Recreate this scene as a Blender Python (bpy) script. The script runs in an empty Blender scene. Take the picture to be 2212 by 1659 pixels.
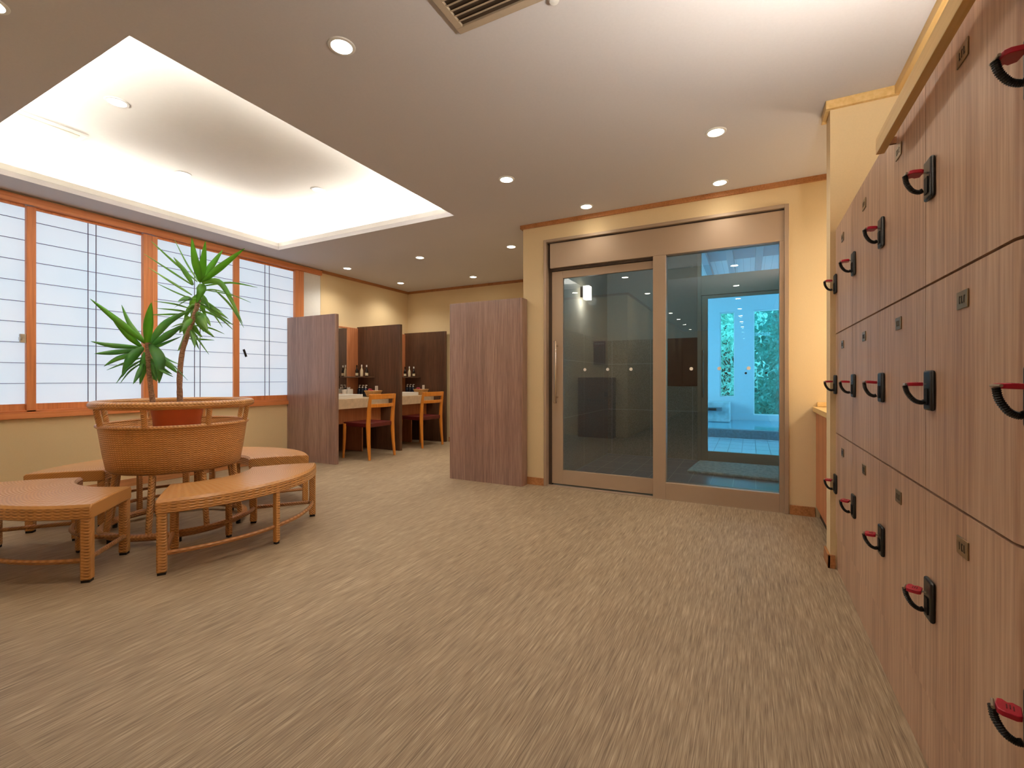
import bpy, bmesh, math, random
from mathutils import Vector, Matrix
import numpy as np
PI = math.pi
rnd = random.Random(7)
scene = bpy.context.scene
col = scene.collection

# ---------------------------------------------------------------- camera, world, exposure
YAW = math.atan(514 / 995.0)
FW = Vector((-math.sin(YAW), math.cos(YAW), 0)); RT = Vector((math.cos(YAW), math.sin(YAW), 0))
cam_d = bpy.data.cameras.new('camera'); cam = bpy.data.objects.new('camera', cam_d); col.objects.link(cam)
cam.location = (0, 0, 1.0); cam.rotation_euler = (PI / 2, 0, YAW)
cam_d.sensor_width = 36; cam_d.lens = 995 / 2212 * 36; cam_d.shift_y = -10.5 / 2212
cam_d.clip_start = 0.02; cam_d.clip_end = 200
scene.camera = cam
world = bpy.data.worlds.new('world'); scene.world = world; world.use_nodes = True
bgn = world.node_tree.nodes['Background']
bgn.inputs[0].default_value = (0.27, 0.75, 1.0, 1); bgn.inputs[1].default_value = 8.5
vs = scene.view_settings
vs.view_transform = 'Standard'; vs.look = 'None'; vs.gamma = 1; vs.use_curve_mapping = False
vs.exposure = 0.0
WARM = (1.0, 0.92, 0.79)
SPOT_W = 48.0
COVE_E = 78.0
WINDOW_E = 0.69

# ---------------------------------------------------------------- helpers
def wl(o):
    v = Vector((0, 0, 0))
    while o is not None:
        v += o.location; o = o.parent
    return v

class MB:
    def __init__(s): s.bm = bmesh.new()
    def box(s, x0, x1, y0, y1, z0, z1):
        v = [s.bm.verts.new((x, y, z)) for x in (x0, x1) for y in (y0, y1) for z in (z0, z1)]
        for f in ((0, 1, 3, 2), (4, 6, 7, 5), (0, 4, 5, 1), (2, 3, 7, 6), (0, 2, 6, 4), (1, 5, 7, 3)):
            s.bm.faces.new([v[i] for i in f])
        return s
    def obox(s, c, ax, ay, az, hx, hy, hz):          # oriented box
        c = Vector(c); ax = Vector(ax); ay = Vector(ay); az = Vector(az)
        v = [s.bm.verts.new(c + ax * hx * i + ay * hy * j + az * hz * k) for i in (-1, 1) for j in (-1, 1) for k in (-1, 1)]
        for f in ((0, 1, 3, 2), (4, 6, 7, 5), (0, 4, 5, 1), (2, 3, 7, 6), (0, 2, 6, 4), (1, 5, 7, 3)):
            s.bm.faces.new([v[i] for i in f])
        return s
    def prism(s, pts, z0, z1, axis='z'):
        def m(p, z):
            if axis == 'z': return (p[0], p[1], z)
            if axis == 'y': return (p[0], z, p[1])
            return (z, p[0], p[1])
        a = [s.bm.verts.new(m(p, z0)) for p in pts]; b = [s.bm.verts.new(m(p, z1)) for p in pts]
        s.bm.faces.new(a); s.bm.faces.new(b)
        n = len(pts)
        for i in range(n): s.bm.faces.new((a[i], a[(i + 1) % n], b[(i + 1) % n], b[i]))
        return s
    def lathe(s, prof, c=(0, 0, 0), n=32, closed=False):
        rings = []
        for r, z in prof:
            rings.append([s.bm.verts.new((c[0] + r * math.cos(2 * PI * i / n), c[1] + r * math.sin(2 * PI * i / n), c[2] + z)) for i in range(n)])
        m = len(rings)
        for k in range(m if closed else m - 1):
            A = rings[k]; B = rings[(k + 1) % m]
            for i in range(n): s.bm.faces.new((A[i], A[(i + 1) % n], B[(i + 1) % n], B[i]))
        if not closed:
            if prof[0][0] > 1e-5: s.bm.faces.new(rings[0])
            if prof[-1][0] > 1e-5: s.bm.faces.new(rings[-1])
        return s
    def tube(s, pts, rad, n=10, closed=False, sq=1.0):
        pts = [Vector(p) for p in pts]; m = len(pts)
        if not hasattr(rad, '__len__'): rad = [rad] * m
        rings = []; up = Vector((0, 0, 1)); prev = None
        for i, p in enumerate(pts):
            if closed: t = pts[(i + 1) % m] - pts[i - 1]
            else: t = pts[min(i + 1, m - 1)] - pts[max(i - 1, 0)]
            t.normalize()
            if prev is None:
                a = up if abs(t.z) < 0.9 else Vector((1, 0, 0))
                u = (a - t * a.dot(t)).normalized()
            else:
                u = (prev - t * prev.dot(t)).normalized()
            prev = u; w = t.cross(u)
            rings.append([s.bm.verts.new(p + u * rad[i] * math.cos(2 * PI * k / n) * sq + w * rad[i] * math.sin(2 * PI * k / n)) for k in range(n)])
        for i in range(m if closed else m - 1):
            A = rings[i]; B = rings[(i + 1) % m]
            for k in range(n): s.bm.faces.new((A[k], A[(k + 1) % n], B[(k + 1) % n], B[k]))
        if not closed: s.bm.faces.new(rings[0]); s.bm.faces.new(rings[-1])
        return s
    def cyl(s, a, b, r, n=16): return s.tube([a, b], r, n)
    def build(s, name, mat, parent=None, smooth=False, bevel=0, seg=2, angle=40):
        bmesh.ops.recalc_face_normals(s.bm, faces=s.bm.faces[:])
        me = bpy.data.meshes.new(name)
        if parent is None:
            xs = [v.co for v in s.bm.verts]
            off = Vector(((min(v.x for v in xs) + max(v.x for v in xs)) / 2, (min(v.y for v in xs) + max(v.y for v in xs)) / 2, min(v.z for v in xs)))
        else: off = wl(parent)
        for v in s.bm.verts: v.co -= off
        if smooth:
            for f in s.bm.faces: f.smooth = True
        s.bm.to_mesh(me); s.bm.free()
        me.materials.append(mat)
        o = bpy.data.objects.new(name, me); col.objects.link(o)
        if parent is None: o.location = off
        else: o.parent = parent
        if bevel:
            md = o.modifiers.new('bevel', 'BEVEL'); md.width = bevel; md.segments = seg; md.limit_method = 'ANGLE'; md.angle_limit = math.radians(50)
            md.harden_normals = False
        if smooth or bevel:
            for p in me.polygons: p.use_smooth = True
            try:
                me.set_sharp_from_angle(angle=math.radians(angle))
            except Exception: pass
        return o

def tag(o, label, cat, group=None, kind=None):
    if label: o['label'] = label
    if cat: o['category'] = cat
    if group: o['group'] = group
    if kind: o['kind'] = kind
    return o
def thing(name, label, cat, loc=(0, 0, 0), group=None, kind=None):
    o = bpy.data.objects.new(name, None); col.objects.link(o); o.location = loc; o.empty_display_size = 0.05
    return tag(o, label, cat, group, kind)
def struct(o, label=None, cat=None):
    o['kind'] = 'structure'
    if label: o['label'] = label
    if cat: o['category'] = cat
    return o
def copy_tree(o, parent=None):
    c = o.copy(); col.objects.link(c)
    if parent is not None: c.parent = parent
    for ch in list(o.children): copy_tree(ch, c)
    return c
def light(name, typ, loc, energy, color, parent=None, **k):
    d = bpy.data.lights.new(name, typ); d.energy = energy; d.color = color
    for a, b in k.items(): setattr(d, a, b)
    o = bpy.data.objects.new(name, d); col.objects.link(o)
    if parent is not None: o.parent = parent; o.location = Vector(loc) - wl(parent)
    else: o.location = loc
    return o

# ---------------------------------------------------------------- materials
def srgb(r, g, b):
    def f(c):
        c /= 255.0
        return c / 12.92 if c <= 0.04045 else ((c + 0.055) / 1.055) ** 2.4
    return (f(r), f(g), f(b), 1)
class NT:
    def __init__(s, name):
        s.m = bpy.data.materials.new(name); s.m.use_nodes = True; s.t = s.m.node_tree
        s.p = s.t.nodes['Principled BSDF']
    def n(s, t, **k):
        x = s.t.nodes.new(t)
        for a, b in k.items(): setattr(x, a, b)
        return x
    def l(s, a, b): s.t.links.new(a, b)
    def math(s, op, a, b=None, c=None):
        x = s.n('ShaderNodeMath', operation=op)
        for i, v in enumerate((a, b, c)):
            if v is None: continue
            if isinstance(v, (int, float)): x.inputs[i].default_value = v
            else: s.l(v, x.inputs[i])
        return x.outputs[0]
    def coords(s, which='Object', scale=(1, 1, 1)):
        tc = s.n('ShaderNodeTexCoord'); mp = s.n('ShaderNodeMapping'); mp.inputs['Scale'].default_value = scale
        s.l(tc.outputs[which], mp.inputs[0]); return mp.outputs[0]
    def noise(s, vec, scale=5, detail=4, rough=0.5):
        x = s.n('ShaderNodeTexNoise'); x.inputs['Scale'].default_value = scale; x.inputs['Detail'].default_value = detail; x.inputs['Roughness'].default_value = rough
        s.l(vec, x.inputs['Vector']); return x.outputs['Fac']
    def ramp(s, fac, stops):
        x = s.n('ShaderNodeValToRGB'); e = x.color_ramp.elements
        while len(e) < len(stops): e.new(0.5)
        for el, (p, c) in zip(e, stops): el.position = p; el.color = c
        s.l(fac, x.inputs[0]); return x.outputs[0]
    def mix(s, fac, a, b, mode='MIX'):
        x = s.n('ShaderNodeMix', data_type='RGBA', blend_type=mode)
        if isinstance(fac, (int, float)): x.inputs[0].default_value = fac
        else: s.l(fac, x.inputs[0])
        for sock, v in ((x.inputs[6], a), (x.inputs[7], b)):
            if isinstance(v, tuple): sock.default_value = v
            else: s.l(v, sock)
        return x.outputs[2]
    def bump(s, h, strength=0.3, dist=0.002):
        x = s.n('ShaderNodeBump'); x.inputs['Strength'].default_value = strength; x.inputs['Distance'].default_value = dist
        s.l(h, x.inputs['Height']); s.l(x.outputs[0], s.p.inputs['Normal'])
    def base(s, c):
        if isinstance(c, tuple): s.p.inputs['Base Color'].default_value = c
        else: s.l(c, s.p.inputs['Base Color'])
    def set(s, **k):
        for a, b in k.items(): s.p.inputs[a.replace('_', ' ')].default_value = b
        return s

def plain(name, c, rough=0.5, metal=0.0, var=0.06, vs_=30, bump=0.0):
    t = NT(name); v = t.coords(); f = t.noise(v, vs_, 3)
    d = tuple(x * (1 - var * 2) for x in c[:3]) + (1,); e = tuple(min(1, x * (1 + var)) for x in c[:3]) + (1,)
    t.base(t.ramp(f, [(0.3, d), (0.7, e)])); t.set(Roughness=rough, Metallic=metal)
    if bump: t.bump(f, bump, 0.001)
    return t.m
def wood(name, c1, c2, c3, rough=0.45, axis='z', fine=90, spec=0.5):
    t = NT(name)
    sc = {'z': (1, 1, 0.035), 'y': (1, 0.035, 1), 'x': (0.035, 1, 1)}[axis]
    v = t.coords('Object', sc)
    a = t.noise(v, fine, 3, 0.6); b = t.noise(v, fine * 0.12, 3, 0.5)
    k = t.math('MULTIPLY_ADD', a, 0.6, t.math('MULTIPLY', b, 0.4))
    t.base(t.ramp(k, [(0.36, c1), (0.5, c2), (0.64, c3)])); t.set(Roughness=rough)
    t.p.inputs['Specular IOR Level'].default_value = spec
    t.bump(a, 0.06, 0.001)
    return t.m
def emis(name, c, e):
    t = NT(name); t.base((0.8, 0.8, 0.8, 1)); t.p.inputs['Emission Color'].default_value = c; t.p.inputs['Emission Strength'].default_value = e
    return t.m
def wicker(name, cA, cB, cyl=True):
    t = NT(name)
    tc = t.n('ShaderNodeTexCoord'); sp = t.n('ShaderNodeSeparateXYZ'); t.l(tc.outputs['Object'], sp.inputs[0])
    x, y, z = sp.outputs
    ang = t.math('ARCTAN2', y, x)
    r = t.math('SQRT', t.math('ADD', t.math('MULTIPLY', x, x), t.math('MULTIPLY', y, y)))
    rz = t.math('ADD', r, z)
    a = t.math('SINE', t.math('MULTIPLY', ang, 130.0))
    b = t.math('SINE', t.math('MULTIPLY', rz, 420.0))
    h = t.math('MULTIPLY_ADD', t.math('MULTIPLY', a, b), 0.5, 0.5)
    ridge = t.math('MULTIPLY_ADD', b, 0.35, t.math('MULTIPLY', h, 0.7))
    nz = t.noise(tc.outputs['Object'], 6, 2)
    c = t.mix(t.math('MULTIPLY', h, 0.8), cA, cB)
    c = t.mix(t.math('MULTIPLY', nz, 0.35), c, tuple(v * 0.7 for v in cA[:3]) + (1,))
    t.base(c); t.set(Roughness=0.33); t.p.inputs['Coat Weight'].default_value = .35; t.p.inputs['Coat Roughness'].default_value = .25; t.bump(ridge, 0.9, 0.004)
    return t.m

M = {}
M['wall'] = plain('cream_wallpaper', srgb(230, 206, 162), 0.85, var=0.012, vs_=160, bump=0.05)
M['ceil'] = plain('ceiling_paint', srgb(208, 205, 208), 0.9, var=0.01, vs_=80)
M['tray'] = plain('brightened_tray_paint', srgb(240, 238, 234), 0.9, var=0.005)  # whiter than the ceiling paint, standing in for stronger cove light
M['white'] = plain('white_plaster', srgb(235, 235, 232), 0.8, var=0.01)
M['cornice'] = wood('cornice_wood', srgb(150, 96, 52), srgb(176, 118, 70), srgb(190, 132, 82), axis='y')
M['hinoki'] = wood('orange_window_wood', srgb(192, 116, 66), srgb(212, 132, 78), srgb(222, 146, 92), axis='z', fine=60)
M['hinokiy'] = wood('orange_window_rail_wood', srgb(192, 116, 66), srgb(212, 132, 78), srgb(222, 146, 92), axis='y', fine=60)
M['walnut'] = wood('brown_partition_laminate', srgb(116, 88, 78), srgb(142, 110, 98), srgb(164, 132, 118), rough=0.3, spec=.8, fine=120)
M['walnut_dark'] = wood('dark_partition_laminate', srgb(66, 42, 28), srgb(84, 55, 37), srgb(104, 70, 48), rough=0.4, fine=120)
M['locker'] = wood('locker_laminate', srgb(164, 128, 104), srgb(192, 155, 128), srgb(212, 180, 152), rough=0.4, fine=90)
M['lockdark'] = plain('locker_gap_brown', srgb(60, 32, 16), 0.7)
M['fascia'] = wood('pale_fascia_wood', srgb(214, 176, 110), srgb(226, 190, 126), srgb(234, 200, 140), axis='y', fine=50)
M['under'] = plain('fascia_underside', srgb(134, 82, 38), 0.6)
M['vanwood'] = wood('vanity_wood', srgb(176, 108, 68), srgb(196, 126, 82), srgb(208, 140, 96), axis='z', fine=70)
M['chair'] = wood('honey_chair_wood', srgb(196, 116, 34), srgb(216, 134, 46), srgb(228, 150, 62), rough=0.35, fine=70)
M['seat'] = plain('dark_red_leather', srgb(94, 24, 24), 0.4, var=0.1)
M['stone'] = plain('beige_stone', srgb(214, 190, 158), 0.35, var=0.07, vs_=18)
M['basin'] = plain('white_ceramic', srgb(236, 232, 224), 0.15, var=0.005)
M['bronze'] = plain('bronze_aluminium', srgb(178, 156, 134), 0.4, metal=0.25, var=0.01, vs_=4)
M['bronzed'] = plain('dark_bronze_gap', srgb(66, 50, 38), 0.6)
M['chrome'] = plain('polished_steel', srgb(210, 205, 200), 0.15, metal=1.0, var=0.01)
M['black'] = plain('black_plastic', srgb(24, 22, 20), 0.35)
M['blackd'] = plain('black_recess', srgb(6, 5, 5), 0.6)
M['brass'] = plain('brass_number_plate', srgb(150, 126, 92), 0.32, metal=0.75, var=0.04)
M['brassd'] = plain('engraved_dark', srgb(50, 34, 18), 0.6)
M['key'] = plain('crimson_key_plastic', srgb(176, 22, 50), 0.3, var=0.04)
M['keyd'] = plain('dark_crimson_print', srgb(84, 8, 20), 0.5)
M['steel'] = plain('grey_key_metal', srgb(180, 172, 160), 0.3, metal=0.9)
M['wicker'] = wicker('tan_wicker', srgb(196, 132, 66), srgb(232, 176, 106))
M['wickerd'] = wicker('brown_wicker_band', srgb(172, 112, 58), srgb(210, 150, 88))
M['foot'] = plain('black_rubber', srgb(22, 18, 16), 0.7)
M['terra'] = plain('terracotta_plastic', srgb(170, 74, 34), 0.45, var=0.03)
M['soil'] = plain('potting_soil', srgb(60, 42, 30), 0.95, var=0.3, vs_=90)
M['paper'] = plain('white_paper', srgb(238, 232, 222), 0.7, var=0.01)
M['pink'] = plain('pink_wrapper', srgb(226, 92, 116), 0.5, var=0.1, vs_=60)
M['navy'] = plain('navy_bottle_plastic', srgb(16, 26, 44), 0.2)
M['bottle'] = plain('dark_bottle_glass', srgb(34, 24, 18), 0.12)
M['cream'] = plain('cream_bottle_label', srgb(226, 208, 172), 0.5, var=0.03)
M['basket'] = plain('pale_rattan_basket', srgb(206, 158, 96), 0.6, var=0.2, vs_=120)
M['slat'] = plain('grille_taupe', srgb(176, 160, 140), 0.6, var=0.02)
M['grildark'] = plain('grille_dark_inside', srgb(60, 44, 28), 0.9)
M['ivory'] = plain('ivory_grille', srgb(214, 208, 188), 0.6, var=0.01)
M['downlens'] = emis('downlight_lens', (1, 0.9, 0.72, 1), 30)
M['covelens'] = emis('cove_downlight_lens', (1, 0.97, 0.92, 1), 4)
M['led'] = emis('cove_led_strip', (1, 0.94, 0.84, 1), COVE_E)
M['lampglass'] = emis('lamp_glass', (1, 0.85, 0.6, 1), 7)
M['redpanel'] = plain('red_granite', srgb(84, 30, 28), 0.35, var=0.35, vs_=120)
M['concrete'] = plain('bath_wall_plaster', srgb(205, 214, 220), 0.6, var=0.02)
M['vestwall'] = plain('vestibule_plaster', srgb(176, 168, 156), 0.85, var=0.02)
M['trunk'] = plain('outdoor_bark', srgb(70, 66, 50), 0.9, var=0.2)
M['ground'] = plain('outdoor_ground', srgb(40, 70, 50), 0.95, var=0.2)
M['board'] = plain('brown_cabinet_door', srgb(140, 92, 66), 0.5)
M['red'] = plain('red_notice_header', srgb(150, 28, 34), 0.5)
M['handlewood'] = M['cornice']

# shoji pane: the paper itself glows, in place of daylight from behind
t = NT('shoji_paper'); v = t.coords('Object', (1, 1, 1)); f = t.noise(v, 1.1, 2)
t.base((0.4, 0.42, 0.45, 1)); t.l(t.ramp(f, [(0.3, (0.60, 0.80, 1.0, 1)), (0.7, (0.80, 0.88, 1.0, 1))]), t.p.inputs['Emission Color'])
t.p.inputs['Emission Strength'].default_value = WINDOW_E; t.set(Roughness=0.8); M['shoji'] = t.m
M['muntin'] = plain('muntin_grey_brown', srgb(96, 88, 96), 0.6)

# woven vinyl floor: streaks run along y, in planks of slightly different tone
t = NT('woven_vinyl_floor')
tc = t.n('ShaderNodeTexCoord')
def mp(scale, loc=(0, 0, 0)):
    m_ = t.n('ShaderNodeMapping'); m_.inputs['Scale'].default_value = scale; m_.inputs['Location'].default_value = loc
    t.l(tc.outputs['Object'], m_.inputs[0]); return m_.outputs[0]
br = t.n('ShaderNodeTexBrick'); br.offset = 0.5
br.inputs['Scale'].default_value = 1.0; br.inputs['Mortar Size'].default_value = 0.0
br.inputs['Brick Width'].default_value = 1.0; br.inputs['Row Height'].default_value = 0.25
br.inputs['Color1'].default_value = (0, 0, 0, 1); br.inputs['Color2'].default_value = (1, 1, 1, 1)
mr = t.n('ShaderNodeMapping'); mr.inputs['Rotation'].default_value = (0, 0, PI / 2)
t.l(tc.outputs['Object'], mr.inputs[0]); t.l(mr.outputs[0], br.inputs['Vector'])
bw = t.n('ShaderNodeRGBToBW'); t.l(br.outputs['Color'], bw.inputs[0])
s1 = t.noise(mp((330, 9.0, 1)), 1.0, 2, 0.6); s2 = t.noise(mp((110, 4.0, 1)), 1.0, 3, 0.6); s3 = t.noise(mp((1.3, 0.7, 1)), 1.0, 3)
k = t.math('MULTIPLY_ADD', s1, 0.62, t.math('MULTIPLY', s2, 0.38))
k = t.math('ADD', k, t.math('MULTIPLY', t.math('SUBTRACT', bw.outputs[0], 0.5), 0.035))
k = t.math('ADD', k, t.math('MULTIPLY', t.math('SUBTRACT', s3, 0.5), 0.08))
c = t.ramp(k, [(0.32, srgb(112, 94, 72)), (0.46, srgb(150, 129, 103)), (0.56, srgb(173, 152, 123)), (0.70, srgb(204, 184, 154))])
sp = t.n('ShaderNodeSeparateXYZ'); t.l(tc.outputs['Object'], sp.inputs[0])
wv = t.math('MULTIPLY', t.math('SINE', t.math('MULTIPLY', sp.outputs[0], 1400)), t.math('SINE', t.math('MULTIPLY', sp.outputs[1], 1400)))
c = t.mix(t.math('MULTIPLY_ADD', wv, 0.08, 0.08), c, srgb(90, 66, 44))
t.base(c); t.set(Roughness=0.55); t.bump(t.math('ADD', k, t.math('MULTIPLY', wv, 0.3)), 0.25, 0.002)
M['floor'] = t.m

def tiles(name, c, grout, sx, sy, ax=('x', 'y'), g=0.02, rough=0.3, var=0.3, ox=0.0, oy=0.0, speck=120):
    t = NT(name); tc = t.n('ShaderNodeTexCoord'); sp = t.n('ShaderNodeSeparateXYZ'); t.l(tc.outputs['Object'], sp.inputs[0])
    i = {'x': 0, 'y': 1, 'z': 2}
    def edge(o, s, off):
        f = t.math('FRACT', t.math('DIVIDE', t.math('ADD', o, 100 * s + off), s))
        return t.math('MAXIMUM', t.math('LESS_THAN', f, g), t.math('GREATER_THAN', f, 1 - g))
    e = t.math('MAXIMUM', edge(sp.outputs[i[ax[0]]], sx, ox), edge(sp.outputs[i[ax[1]]], sy, oy))
    nz = t.noise(tc.outputs['Object'], speck, 3, 0.7)
    d = tuple(x * (1 - var) for x in c[:3]) + (1,); l_ = tuple(min(1, x * (1 + var)) for x in c[:3]) + (1,)
    cc = t.ramp(nz, [(0.35, d), (0.65, l_)])
    t.base(t.mix(e, cc, grout)); t.set(Roughness=rough); return t.m
M['vfloor'] = tiles('slate_floor_tiles', srgb(112, 118, 128), srgb(190, 190, 190), 0.193, 0.386, g=0.012)
M['bfloor'] = tiles('bath_floor_tiles', srgb(168, 186, 196), srgb(90, 110, 120), 0.175, 0.4, g=0.025, var=0.08)
M['vtile_y'] = tiles('granite_wall_tiles', srgb(140, 132, 120), srgb(200, 194, 186), 0.506, 0.6, ax=('x', 'z'), g=0.004, var=0.45)
M['vtile_x'] = tiles('granite_side_tiles', srgb(146, 140, 130), srgb(200, 194, 186), 0.8, 0.6, ax=('y', 'z'), g=0.004, var=0.4)
M['plank'] = tiles('ceiling_planks', srgb(196, 204, 206), srgb(130, 140, 146), 0.12, 40, g=0.02, var=0.04, rough=0.6)
M['coping'] = plain('pool_coping_stone', srgb(110, 124, 132), 0.4, var=0.15)
M['marble'] = plain('pale_marble', srgb(196, 208, 212), 0.3, var=0.15, vs_=9)

# glazing: tinted, partly reflecting like real plate glass
def glass(name, tint, ior=1.5, gain=1.0):
    t = NT(name); nt = t.t; nt.nodes.remove(t.p)
    tr = t.n('ShaderNodeBsdfTransparent'); tr.inputs[0].default_value = tint
    gl = t.n('ShaderNodeBsdfGlossy'); gl.inputs['Roughness'].default_value = 0.0; gl.inputs[0].default_value = (1, 1, 1, 1)
    fr = t.n('ShaderNodeFresnel'); fr.inputs[0].default_value = ior
    f = t.math('MULTIPLY', fr.outputs[0], gain)
    mx = t.n('ShaderNodeMixShader'); t.l(f, mx.inputs[0]); t.l(tr.outputs[0], mx.inputs[1]); t.l(gl.outputs[0], mx.inputs[2])
    t.l(mx.outputs[0], nt.nodes['Material Output'].inputs[0]); return t.m
M['glass'] = glass('door_glass', (0.86, 0.92, 0.95, 1), 1.75, 1.25)
M['clear'] = glass('bath_window_glass', (0.92, 0.98, 1, 1), 1.4, 1.0)
t = NT('mirror_glass'); t.base((0.75, 0.75, 0.74, 1)); t.set(Roughness=0.02, Metallic=1.0); M['mirror'] = t.m
t = NT('bath_water'); v = t.coords(); f = t.noise(v, 7, 3); t.base(srgb(90, 170, 190)); t.set(Roughness=0.06); t.bump(f, 0.25, 0.01); M['water'] = t.m
t = NT('fluffy_mat'); v = t.coords(); f = t.noise(v, 26, 5, 0.7); t.base(t.ramp(f, [(0.3, srgb(170, 176, 172)), (0.55, srgb(226, 226, 216)), (0.75, srgb(244, 244, 234))])); t.set(Roughness=0.95); t.bump(f, 0.9, 0.02); M['mat'] = t.m
def leafmat(name, a, b):
    t = NT(name); v = t.coords(); f = t.noise(v, 9, 3); t.base(t.ramp(f, [(0.3, a), (0.7, b)])); t.set(Roughness=0.38)
    
    tl = t.n('ShaderNodeBsdfTranslucent'); tl.inputs[0].default_value = tuple(min(1, x * 1.15) for x in b[:3]) + (1,); mx = t.n('ShaderNodeMixShader'); mx.inputs[0].default_value = .5
    t.l(t.p.outputs[0], mx.inputs[1]); t.l(tl.outputs[0], mx.inputs[2]); t.l(mx.outputs[0], t.t.nodes['Material Output'].inputs[0]); return t.m
M['leaf'] = leafmat('plant_leaf', srgb(92, 156, 78), srgb(156, 200, 106))
M['leafnew'] = leafmat('young_leaf', srgb(84, 154, 52), srgb(132, 186, 78))
M['leafold'] = leafmat('older_leaf', srgb(72, 144, 92), srgb(130, 184, 104))
t = NT('plant_trunk_bark'); v = t.coords('Object', (1, 1, 3)); f = t.noise(v, 60, 4, 0.7); t.base(t.ramp(f, [(0.35, srgb(132, 98, 74)), (0.6, srgb(196, 158, 130))])); t.set(Roughness=0.9); t.bump(f, 0.8, 0.01); M['bark'] = t.m
M['tree1'] = leafmat('tree_foliage_deep', srgb(48, 128, 124), srgb(96, 168, 150))
M['tree2'] = leafmat('tree_foliage_light', srgb(112, 180, 164), srgb(186, 224, 204))

CZ = 2.47          # ceiling height
WX = -5.15         # window wall
# ---------------------------------------------------------------- the shell
b = MB(); b.box(-5.3, 1.15, -7.2, 3.985, -0.05, 0); b.box(-5.3, -1.935, 3.985, 6.2, -0.05, 0)
struct(b.build('floor', M['floor']))
# lower ceiling with the raised tray
TX0, TX1, TY0, TY1 = -4.77, -2.36, 1.0, 3.44
c = MB()
c.box(-5.3, TX0, 0.1, 6.2, CZ, CZ + .04); c.box(TX1, 1.15, -7.2, 3.98, CZ, CZ + .04); c.box(TX1, -1.93, 3.98, 6.2, CZ, CZ + .04)
c.box(TX0, TX1, 0.1, TY0, CZ, CZ + .04); c.box(TX0, TX1, TY1, 6.2, CZ, CZ + .04)
struct(c.build('ceiling', M['ceil']))
b = MB()
L = 0.018
b.box(TX0 - L, TX0, TY0 - L, TY1 + L, CZ + .0405, CZ + .085); b.box(TX1, TX1 + L, TY0 - L, TY1 + L, CZ + .0405, CZ + .085)
b.box(TX0, TX1, TY0 - L, TY0, CZ + .0405, CZ + .085); b.box(TX0, TX1, TY1, TY1 + L, CZ + .0405, CZ + .085)
struct(b.build('trim_1', M['tray']), 'low upstand lip around the raised ceiling tray', 'trim')
E_ = 0.24
b = MB()
b.box(TX0 - E_, TX1 + E_, TY0 - E_, TY1 + E_, 2.77, 2.81)
for a in ((TX0 - E_ - .03, TX0 - E_, TY0 - E_, TY1 + E_), (TX1 + E_, TX1 + E_ + .03, TY0 - E_, TY1 + E_), (TX0 - E_, TX1 + E_, TY0 - E_ - .03, TY0 - E_), (TX0 - E_, TX1 + E_, TY1 + E_, TY1 + E_ + .03)):
    b.box(*a, CZ + .04, 2.81)
struct(b.build('ceiling_tray', M['tray']), 'white raised ceiling tray lit from hidden strips', 'ceiling')
q = 0.13
cove = thing('cove_light', 'hidden strip light running round the raised ceiling tray', 'light', ((TX0 + TX1) / 2, (TY0 + TY1) / 2, CZ + .041))
for a in ((TX0 - q - .02, TX0 - q, TY0, TY1), (TX1 + q, TX1 + q + .02, TY0, TY1), (TX0, TX1, TY0 - q - .02, TY0 - q), (TX0, TX1, TY1 + q, TY1 + q + .02)):
    MB().box(*a, CZ + .041, CZ + .065).build('light_strip', M['led'], cove)

# window wall
Y0w, Y1w = 0.62, 4.34
b = MB(); b.box(-5.35, WX, 0.1, 6.2, 0, 0.685); b.box(-5.35, WX, 0.1, 6.2, 2.44, CZ); b.box(-5.35, WX, 0.1, Y0w, .685, 2.44); b.box(-5.35, WX, Y1w, 6.2, .685, 2.44)
struct(b.build('wall_left', M['wall']))
struct(MB().box(WX, -1.85, 0.10, 0.25, 0, CZ).build('wall_near', M['wall']))
struct(MB().box(-2.0, -1.85, -7.2, 0.25 - .15, 0, CZ).build('wall_corridor', M['wall']))
struct(MB().box(-1.85, 1.15, -7.2, -7.05, 0, CZ).build('wall_corridor_end', M['wall']))
struct(MB().box(WX, -1.935, 6.12, 6.2, 0, CZ).build('wall_far', M['wall']))
b = MB(); b.box(-1.935, -1.704, 3.98, 4.10, 0, CZ); b.box(0.242, 1.15, 3.98, 4.10, 0, CZ); b.box(-1.704, 0.242, 3.98, 4.10, 2.29, CZ); b.box(-1.935, -1.78, 4.10, 6.12, 0, CZ)
struct(b.build('wall_entrance', M['wall']))
b = MB(); b.box(0.665, 0.80, -7.2, 2.945, 0, CZ)
struct(b.build('wall_right', M['wall']))
struct(MB().box(0.378, 0.80, 2.945, 3.075, 0, CZ).build('wall_stub', M['wall']), 'narrow cream end wall closing the row of lockers', 'wall')
b = MB(); b.box(1.05, 1.15, 3.075, 3.98, 0, CZ); b.box(.80, 1.05, 2.945, 3.075, 0, CZ)
struct(b.build('wall_niche', M['wall']))
struct(MB().box(.42, .665, -7.05, .595, 0, CZ).build('wall_locker_side', M['wall']))
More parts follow.
